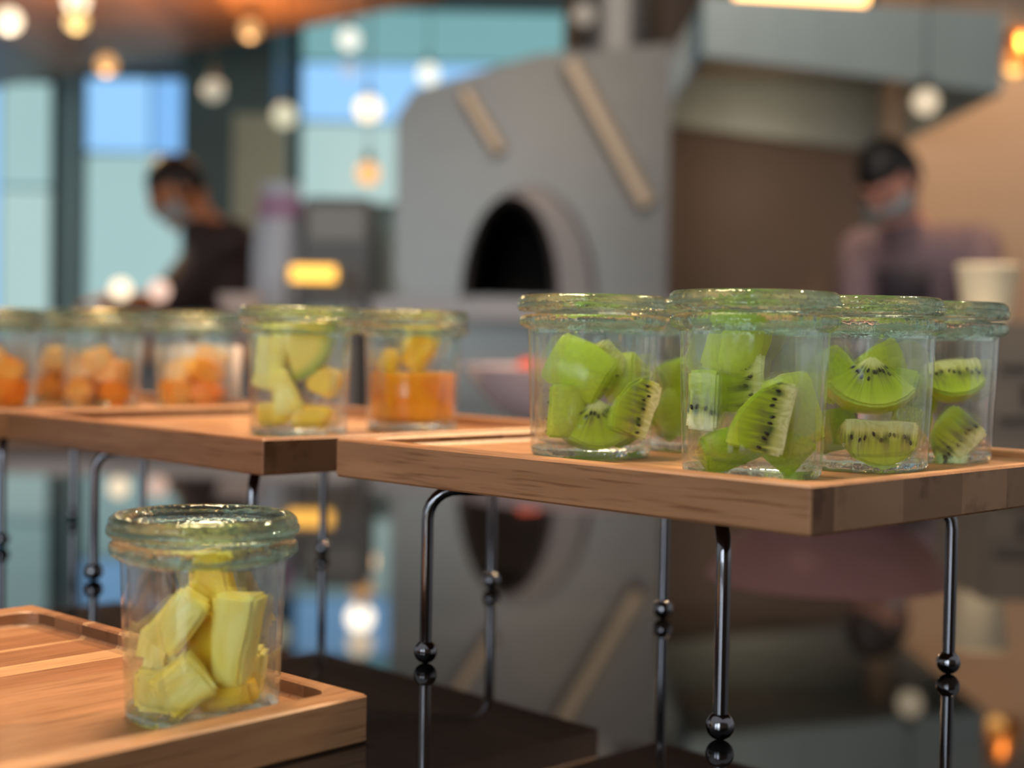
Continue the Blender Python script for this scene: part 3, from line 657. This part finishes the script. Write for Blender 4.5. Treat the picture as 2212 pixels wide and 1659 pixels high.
A = ring(rx, rzz, -0.001, 0); B = ring(rx+0.018, rzz+0.015, -0.05, 0.004); Cc = ring(rx+0.062, rzz+0.035, -0.045, 0.045); D = ring(rx+0.072, rzz+0.045, -0.001, 0.05)
for P_, Q in ((A, B), (B, Cc), (Cc, D)):
    for i in range(N): bm.faces.new((P_[i], P_[i+1], Q[i+1], Q[i]))
mesh_obj('mouth_collar', bm, collar_m, ov, angle=40)
lathe('flue_pipe', [(0.15, 0), (0.155, 0.01), (0.155, 0.04), (0.145, 0.05), (0.145, 1.6)], steel_m, ov, 40).location = (0.20, 0.35, 1.84)
for xa, za, xb, zb_, wd in ((0.085, 1.80, 0.30, 1.42, 0.030), (-0.20, 1.72, -0.10, 1.56, 0.022)):  # solid bars standing in for warm streaks reflected in the steel
    tube('reflection_bar', [(xa, -0.03, za), (xb, -0.03, zb_)], wd, plain('reflection_beige', (0.55, 0.42, 0.30), 0.35, 0.5, 0.1, 6), ov, 14)
box('work_ledge', -0.42, 0.40, -0.16, 0.0, 1.10, 1.16, collar_m, ov, 0.004)

hd = empty('extractor_hood', (0.905, 4.37, 1.78)); tag(hd, 'wide stainless steel extractor hood above the recess', 'hood')
bm = bmesh.new()
pts = [(-0.40, -0.35, 0.06), (0.42, -0.35, -0.03), (0.42, 0.9, -0.03), (-0.40, 0.9, 0.06), (-0.40, -0.35, 0.22), (0.42, -0.35, 0.19), (0.42, 0.9, 0.19), (-0.40, 0.9, 0.22)]
v = [bm.verts.new(p) for p in pts]
for f in ((4,5,6,7),(0,1,5,4),(1,2,6,5),(2,3,7,6),(3,0,4,7)): bm.faces.new([v[i] for i in f])
mesh_obj('hood_canopy', bm, steel2_m, hd)
bm = bmesh.new()
lo = [bm.verts.new(p) for p in ((-0.30, -0.1, 0.205), (0.30, -0.1, 0.195), (0.30, 0.7, 0.195), (-0.30, 0.7, 0.205))]
hi = [bm.verts.new(p) for p in ((-0.2, 0.1, 1.7), (0.2, 0.1, 1.7), (0.2, 0.5, 1.7), (-0.2, 0.5, 1.7))]
for i in range(4): bm.faces.new((lo[i], lo[(i+1) % 4], hi[(i+1) % 4], hi[i]))
mesh_obj('hood_duct', bm, plain('duct_copper_brown', (0.34, 0.20, 0.11), 0.4, 0.4, 0.1, 5), hd)

ct = empty('kitchen_counter', (-0.9, 3.9, 0)); tag(ct, 'long kitchen counter in front of the cook in dark shirt', 'counter')
box('counter_body', -1.7, 0.505, -0.3, 0.3, 0, 1.06, plain('counter_front', (0.20, 0.17, 0.16), 0.5, 0, 0.1, 4), ct)
box('counter_top', -1.72, 0.51, -0.33, 0.33, 1.06, 1.10, plain('counter_stone', (0.42, 0.34, 0.30), 0.25, 0, 0.15, 9), ct, 0.005)
box('timber_ledge', -1.7, 0.44, -0.42, -0.30, 0.985, 1.028, WOODS[4], ct, 0.004)
c2 = empty('kitchen_counter', (1.35, 3.75, 0)); tag(c2, 'dark kitchen counter in front of the person in apron', 'counter')
box('counter_body', -0.75, 1.2, -0.3, 0.25, 0, 1.04, plain('counter_dark_front', (0.10, 0.08, 0.07), 0.5, 0, 0.1, 4), c2)
box('counter_top', -0.77, 1.22, -0.33, 0.28, 1.04, 1.08, plain('counter_dark_stone', (0.16, 0.13, 0.12), 0.25, 0, 0.15, 9), c2, 0.005)

cm = empty('coffee_machine', (-0.475, 4.02, 1.1002)); tag(cm, 'dark boxy appliance on the counter beside the oven', 'appliance')
am = plain('appliance_black', (0.035, 0.032, 0.030), 0.35, 0, 0.2, 6)
box('machine_body', -0.09, 0.09, -0.10, 0.15, 0, 0.325, am, cm, 0.008); box('drip_tray', -0.08, 0.08, -0.16, -0.10, 0, 0.03, steel_m, cm, 0.003)
box('machine_panel', -0.075, 0.075, -0.106, -0.099, 0.21, 0.30, plain('appliance_panel', (0.10, 0.085, 0.07), 0.3, 0.3, 0.1, 6), cm)
hl = empty('heat_lamp', (-0.507, 3.70, 1.1002)); tag(hl, 'glowing amber tube lamp on the counter', 'lamp')
GL = emit('amber_tube_glow', (1.0, 0.50, 0.08), 2.0)
tube('lamp_tube', [(-0.055, 0, 0.11), (0.055, 0, 0.11)], 0.020, GL, hl, 16)
for s in (-1, 1): tube('lamp_post', [(s*0.066, 0, 0), (s*0.066, 0, 0.13)], 0.006, steel_m, hl)
box('lamp_base', -0.075, 0.075, -0.03, 0.03, 0, 0.012, steel_m, hl)
wj = empty('water_jug', (-0.645, 4.03, 1.1002)); tag(wj, 'pale blue white jug with pink label on the counter', 'jug')
lathe('jug_body', [(0, 0), (0.070, 0), (0.076, 0.01), (0.074, 0.20), (0.060, 0.30), (0.052, 0.36), (0.054, 0.37), (0.048, 0.365), (0, 0.36)], plain('pale_blue_plastic', (0.46, 0.52, 0.62), 0.3, 0, 0.06, 8), wj, 36)
lathe('jug_label', [(0.0655, 0.27), (0.0560, 0.335)], plain('pink_label', (0.36, 0.22, 0.36), 0.5, 0, 0.3, 30), wj, 36)
bs = empty('white_bowl', (-0.69, 3.70, 1.1002)); tag(bs, 'small white bowl on the counter in front of the oven', 'bowl')
lathe('bowl_shell', [(0, 0), (0.03, 0), (0.05, 0.02), (0.058, 0.055), (0.055, 0.055), (0.046, 0.022), (0, 0.008)], white_m, bs, 36)

# ------------------------------------------------------------------ lamps
def pendant(loc, r, col, st, label, ztop, pw=0):
    rt = empty('pendant_lamp', loc); tag(rt, label, 'lamp', 'pendant globe lamps')
    st *= 0.68
    m = bpy.data.materials.get('glow_%.2f_%.2f_%.2f_%.1f' % (*col, st)) or emit('glow_%.2f_%.2f_%.2f_%.1f' % (*col, st), col, st)
    ball('globe', (0, 0, 0), r, m, rt)
    if st >= 0.74:
        d = bpy.data.lights.new('globe_light', 'POINT'); d.energy = 9.0 if ztop < 3 else 0.4; d.color = col; d.shadow_soft_size = 0.05
        lo_ = bpy.data.objects.new('globe_light', d); COL.objects.link(lo_); lo_.parent = rt; lo_.location = (0, -0.02, -r-0.055)
    tube('cord', [(0, 0, r), (0, 0, ztop-loc[2])], 0.0025, CORD, rt, 6)
    lathe('cap', [(0.014, r*0.93), (0.016, r+0.02), (0.006, r+0.035), (0, r+0.035)], CORD, rt, 14)
CORD = plain('cord_black', (0.02, 0.02, 0.02), 0.5, 0, 0.1, 10)
WW, WC, AM, OR_ = (1.0, 0.80, 0.55), (0.95, 0.97, 0.85), (1.0, 0.62, 0.22), (0.95, 0.48, 0.18)
for loc, r, col, st, lab, zt in (
    ((-1.902, 5.5, 2.21), 0.045, WW, 2.4, 'warm white globe lamp under the timber ceiling', 2.41),
    ((-1.652, 5.5, 2.29), 0.045, WW, 2.8, 'bright white globe lamp close up under the timber ceiling', 2.41),
    ((-1.561, 5.2, 2.151), 0.038, AM, 1.8, 'yellow globe lamp hanging just below a white one', 2.41),
    ((-1.677, 6.0, 2.144), 0.042, OR_, 1.2, 'dim orange globe lamp near the slanting ceiling edge', 2.41),
    ((-1.094, 6.0, 2.295), 0.042, OR_, 1.1, 'dim orange globe lamp at the ceiling edge above the dark pillar', 2.41),
    ((-0.688, 6.0, 2.265), 0.045, WC, 1.3, 'pale white globe lamp before the high blue window', 3.5),
    ((-0.715, 6.25, 2.185), 0.040, (0.55, 0.72, 0.95), 0.9, 'bluish globe lamp below the pale white one', 3.5),
    ((-0.364, 6.0, 2.130), 0.045, WC, 1.4, 'cool white globe lamp beside the oven top', 3.5),
    ((-0.557, 5.5, 1.907), 0.048, WW, 2.2, 'brightest white globe lamp above the coffee machine', 3.5),
    ((-0.869, 5.5, 1.876), 0.045, (0.85, 0.82, 0.58), 1.0, 'soft yellow globe lamp in front of the grey green panel', 3.5),
    ((-1.138, 5.5, 1.966), 0.042, (0.75, 0.68, 0.52), 0.8, 'dim grey globe lamp in front of the dark teal pillar', 3.5),
    ((-0.503, 5.0, 1.610), 0.040, OR_, 1.5, 'orange globe lamp hanging low over the dark appliance', 3.5),
    ((0.168, 3.80, 1.895), 0.030, (0.62, 0.52, 0.42), 0.6, 'faint brownish globe lamp before the oven flue', 3.5),
    ((1.078, 3.88, 1.70), 0.034, WW, 1.0, 'small peach globe lamp by the right end of the hood', 3.5)):
    pendant(loc, r, col, st, lab, zt)
tl = empty('tube_lamp', (0.78, 4.10, 2.0)); tag(tl, 'long amber tube lamp lying on top of the extractor hood', 'lamp')
tube('glowing_tube', [(-0.19, 0, 0.035), (0.19, 0, 0.033)], 0.030, emit('amber_long_tube', (1.0, 0.50, 0.16), 4.5), tl, 18)
for s_ in (-1, 1): lathe('end_cap', [(0, -0.012), (0.033, -0.012), (0.033, 0.012), (0, 0.012)], CORD, tl, 18).matrix_local = Matrix.Translation((s_*0.198, 0, 0.034)) @ Matrix.Rotation(R(90), 4, 'Y')
def counter_lamp(loc, col, st, label):
    rt = empty('table_lamp', loc); tag(rt, label, 'lamp', 'small counter lamps')
    lathe('base', [(0, 0), (0.03, 0), (0.03, 0.006), (0.006, 0.012), (0.005, 0.045), (0, 0.045)], CORD, rt, 20)
    ball('bulb', (0, 0, 0.07), 0.028, emit('counter_glow_%.1f' % st, col, st), rt)
counter_lamp((-1.068, 3.98, 1.10), WW, 1.5, 'small warm lamp on the counter in front of the cook')
counter_lamp((-0.973, 4.02, 1.10), (1.0, 0.66, 0.52), 1.0, 'small dim pinkish lamp on the counter in front of the cook')
cl = empty('copper_lamp', (1.52, 4.5, 1.90)); tag(cl, 'copper pendant shade glowing orange above the right counter', 'lamp')
lathe('lamp_shade', [(0.02, 0.13), (0.05, 0.10), (0.075, 0.03), (0.078, 0.0), (0.074, 0.0), (0.046, 0.097), (0.0, 0.12)], plain('copper_shade', (0.62, 0.25, 0.06), 0.3, 0.9, 0.1, 8), cl, 30)
ball('bulb', (0, 0, 0.02), 0.030, emit('copper_bulb_glow', (1.0, 0.5, 0.14), 2.5), cl)
tube('cord', [(0, 0, 0.13), (0, 0, 1.6)], 0.0025, CORD, cl, 6)

# ------------------------------------------------------------------ people
def skin_mesh(verts, edges, root):
    """one closed tapered limb per edge, overlapping at the joints; fuse() welds them into one surface"""
    bm = bmesh.new()
    for p, r in verts:
        r = r if not isinstance(r, tuple) else r[1]
        bmesh.ops.create_icosphere(bm, subdivisions=2, radius=r, matrix=Matrix.Translation(p))
    for a, b in edges:
        ra, rb = [(q if not isinstance(q, tuple) else q[1]) for q in (verts[a][1], verts[b][1])]
        pa, pb = Vector(verts[a][0]), Vector(verts[b][0])
        add_tube(bm, [pa, pa.lerp(pb, .5), pb], [ra, (ra+rb)/2, rb], 16)
    return bm
def fuse(name, bm, mat, parent, vox, it):
    o = mesh_obj(name, bm, mat, None, smooth=True)
    q = o.modifiers.new('Remesh', 'REMESH'); q.mode = 'VOXEL'; q.voxel_size = vox
    q = o.modifiers.new('Smooth', 'SMOOTH'); q.iterations = it; q.factor = 0.5
    dg = bpy.context.evaluated_depsgraph_get(); dg.update()
    m2 = bpy.data.meshes.new_from_object(o.evaluated_get(dg)); bpy.data.objects.remove(o)
    b = bmesh.new(); b.from_mesh(m2); bpy.data.meshes.remove(m2)
    seen = set(); best = []
    for v in b.verts:                       # keep the outer surface only
        if v in seen: continue
        isl = [v]; seen.add(v)
        for u in isl:
            for e in u.link_edges:
                w_ = e.other_vert(u)
                if w_ not in seen: seen.add(w_); isl.append(w_)
        if len(isl) > len(best): best = isl
    keep = set(best); bmesh.ops.delete(b, geom=[v for v in b.verts if v not in keep], context='VERTS')
    return mesh_obj(name, b, mat, parent, smooth=True)
def chain(verts, edges, start, pts):
    prev = start
    for p, r in pts:
        verts.append((p, r)); edges.append((prev, len(verts)-1)); prev = len(verts)-1
    return prev
def person(label, hip, chest, neck, head, face, side, hands, shirt, skinm, hairm, maskm, trous, apron=None, cap=False):
    V = Vector; hip, chest, neck, head = V(hip), V(chest), V(neck), V(head)
    face = V(face).normalized(); side = V(side).normalized(); fwd = side.cross(V((0, 0, 1))).normalized()
    if fwd.dot(face) < 0: fwd = -fwd
    rt = empty('person', (hip.x, hip.y, 0)); tag(rt, label, 'person')
    org = V((hip.x, hip.y, 0)); L = lambda p: tuple(V(p)-org)
    vs = [(L(hip), 0.115)]; es = []
    sp = chain(vs, es, 0, [(L(hip.lerp(chest, .5)), 0.108), (L(chest), 0.118)])
    for s in (-1, 1):
        chain(vs, es, sp, [(L(chest+side*0.10*s+V((0, 0, .02))), 0.105), (L(hip.lerp(chest, .5)+side*0.055*s), 0.105), (L(hip+side*0.07*s), 0.115)])
    tor = [(v[0], v[1]+0.014) for v in vs]; tor_e = list(es)
    nk = chain(vs, es, sp, [(L(neck), 0.058), (L(neck.lerp(head, .55)), 0.052)])
    shirt_v = tor + [(L(neck-V((0, 0, .03))), 0.070)]; shirt_e = tor_e + [(2, len(tor))]
    tr_v = [(L(hip+V((0, 0, .05))), 0.142)]; tr_e = []
    for k, s in enumerate((-1, 1)):
        sh = chest + side*0.175*s + V((0, 0, 0.06)); hand = V(hands[k]); d = (hand-sh)
        el = sh + d*0.5 + V((0, 0, -0.10)) + side*0.05*s
        wr = chain(vs, es, sp, [(L(sh), 0.062), (L(el), 0.042), (L(hand), 0.028)])
        shirt_i = len(shirt_v)
        shirt_v += [(L(sh), 0.078), (L(sh.lerp(el, .5)), 0.066), (L(el), 0.056)]; shirt_e += [(2, shirt_i), (shirt_i, shirt_i+1), (shirt_i+1, shirt_i+2)]
        hd_ = (hand-el).normalized(); pal = hand + hd_*0.05
        pv = chain(vs, es, wr, [(L(pal), 0.022)])
        for q, ln in enumerate((0.062, 0.075, 0.070, 0.055)):
            o_ = side*(q-1.5)*0.021
            chain(vs, es, pv, [(L(pal+hd_*0.03+o_), 0.010), (L(pal+hd_*(0.03+ln*.55)+o_*1.1+V((0, 0, -.006))), 0.009), (L(pal+hd_*(0.03+ln)+o_*1.15+V((0, 0, -.022))), 0.008)])
        chain(vs, es, wr, [(L(hand+hd_*0.03-side*0.040*s), 0.011), (L(hand+hd_*0.065-side*0.055*s+V((0, 0, -.008))), 0.010)])
        lh = hip + side*0.095*s - V((0, 0, .06)); kn = V((lh.x, lh.y, 0.50))+fwd*0.03; an = V((lh.x, lh.y, 0.09))
        chain(vs, es, 0, [(L(lh), 0.095), (L(kn), 0.062), (L(an), 0.042), (L(an+fwd*0.12-V((0, 0, .045))), 0.045)])
        i0 = len(tr_v); tr_v += [(L(lh), 0.108), (L(kn), 0.078), (L(an), 0.066)]; tr_e += [(0, i0), (i0, i0+1), (i0+1, i0+2)]
    bm = skin_mesh(vs, es, 0)
    # head in its own frame: x side, y face, z crown
    zc = (V((0, 0, 1)) - face*face.z).normalized(); xs = face.cross(zc).normalized()
    HM = Matrix.Translation(head-org) @ basis(xs, face, zc).to_4x4()
    hb = bmesh.new(); bmesh.ops.create_uvsphere(hb, u_segments=28, v_segments=20, radius=1.0)
    for v in hb.verts:
        x, y, z = v.co
        wdt = 0.076*(1-0.22*max(0, -z)*max(0, y+0.3)); v.co = (x*wdt, y*0.095+(0.008*max(0, -z)*max(0, y)), z*0.115)
    def addb(c, sc, u=12, vv=8):
        m = Matrix.Translation(c) @ Matrix.Diagonal((*sc, 1)); bmesh.ops.create_uvsphere(hb, u_segments=u, v_segments=vv, radius=1.0, matrix=m)
    addb((0, 0.098, -0.012), (0.013, 0.020, 0.024)); addb((0, 0.082, 0.028), (0.055, 0.016, 0.012)); addb((0, 0.086, -0.062), (0.026, 0.010, 0.007)); addb((0, 0.072, -0.098), (0.030, 0.022, 0.018))
    for s in (-1, 1): addb((s*0.077, -0.005, -0.008), (0.009, 0.020, 0.030))
    hb.transform(HM); tmp = bpy.data.meshes.new('h'); hb.to_mesh(tmp); hb.free(); bm.from_mesh(tmp); bpy.data.meshes.remove(tmp)
    b = fuse('body', bm, skinm, rt, 0.0085, 3)
    eye_m = bpy.data.materials.get('eye_dark') or plain('eye_dark', (0.03, 0.02, 0.02), 0.2, 0, 0.1, 20)
    for s in (-1, 1):
        e = ball('eye', HM @ V((s*0.031, 0.088, 0.010)), 0.011, eye_m, rt, 12, 8)
    def cloth(nm, v, e, mat):
        return fuse(nm, skin_mesh(v, e, 0), mat, rt, 0.012, 3)
    cloth('shirt', shirt_v, shirt_e, shirt); cloth('trousers', tr_v, tr_e, trous)
    hb = bmesh.new(); bmesh.ops.create_uvsphere(hb, u_segments=28, v_segments=20, radius=1.0)
    bmesh.ops.delete(hb, geom=[v for v in hb.verts if v.co.z < (0.30 if v.co.y > 0.25 else -0.35)], context='VERTS')
    for v in hb.verts: v.co = (v.co.x*0.083, v.co.y*0.101-0.004, v.co.z*0.123+0.003)
    hb.transform(HM); h = mesh_obj('cap' if cap else 'hair', hb, hairm, rt, smooth=True); so = h.modifiers.new('Solid', 'SOLIDIFY'); so.thickness = 0.010
    hb = bmesh.new(); bmesh.ops.create_uvsphere(hb, u_segments=24, v_segments=16, radius=1.0)
    bmesh.ops.delete(hb, geom=[v for v in hb.verts if v.co.z > -0.02 or v.co.y < 0.05], context='VERTS')
    for v in hb.verts: v.co = (v.co.x*0.078, v.co.y*0.118, v.co.z*0.122)
    hb.transform(HM); k_ = mesh_obj('face_mask', hb, maskm, rt, smooth=True); so = k_.modifiers.new('Solid', 'SOLIDIFY'); so.thickness = 0.003
    if apron:
        hb = bmesh.new(); pts = []
        for j in range(9):
            t = j/8; c_ = chest.lerp(hip, t*1.5)
            row = []
            for i in range(9):
                a = (i-4)/4*R(78); wd = 0.165 if j > 2 else 0.13
                row.append(hb.verts.new(L(c_ + side*wd*math.sin(a) + fwd*0.172*math.cos(a) - fwd*0.01)))
            pts.append(row)
        for r0, r1 in zip(pts, pts[1:]):
            for i in range(8): hb.faces.new((r0[i], r0[i+1], r1[i+1], r1[i]))
        a_ = mesh_obj('apron', hb, apron, rt, smooth=True); so = a_.modifiers.new('Solid', 'SOLIDIFY'); so.thickness = 0.004
    return rt
skin1 = plain('skin_tan', (0.52, 0.20, 0.09), 0.5, 0, 0.06, 20, Subsurface_Weight=0.1, Subsurface_Scale=0.01)
skin2 = plain('skin_rosy', (0.68, 0.32, 0.24), 0.5, 0, 0.06, 20, Subsurface_Weight=0.1, Subsurface_Scale=0.01)
hair_m = plain('hair_black', (0.010, 0.008, 0.008), 0.5, 0, 0.3, 60, (1, 1, 8))
mask_m = plain('mask_pale_blue', (0.42, 0.46, 0.48), 0.7, 0, 0.05, 30)
person('person in dark shirt and pale face mask bending over the counter', (-0.90, 5.0, 0.95), (-0.99, 4.98, 1.30), (-1.06, 4.96, 1.435), (-1.135, 4.93, 1.535), (-0.80, -0.35, -0.55), (0.35, -0.93, 0),
       [(-1.30, 4.70, 1.15), (-1.33, 5.05, 1.16)], plain('shirt_dark_brown', (0.035, 0.018, 0.020), 0.7, 0, 0.2, 12), skin1, hair_m, mask_m, plain('trousers_black', (0.02, 0.02, 0.022), 0.7, 0, 0.2, 12))
person('person in mauve shirt, black cap and dark apron looking down', (1.24, 4.42, 0.93), (1.20, 4.36, 1.28), (1.14, 4.30, 1.42), (1.075, 4.22, 1.535), (-0.62, -0.50, -0.78), (0.75, -0.62, 0),
       [(1.02, 4.02, 1.14), (1.22, 3.98, 1.14)], plain('shirt_mauve_grey', (0.19, 0.13, 0.155), 0.7, 0, 0.15, 12), skin2, hair_m, mask_m, plain('trousers_charcoal', (0.03, 0.028, 0.034), 0.7, 0, 0.2, 12), plain('apron_dark_violet', (0.035, 0.028, 0.040), 0.7, 0, 0.2, 12), True)
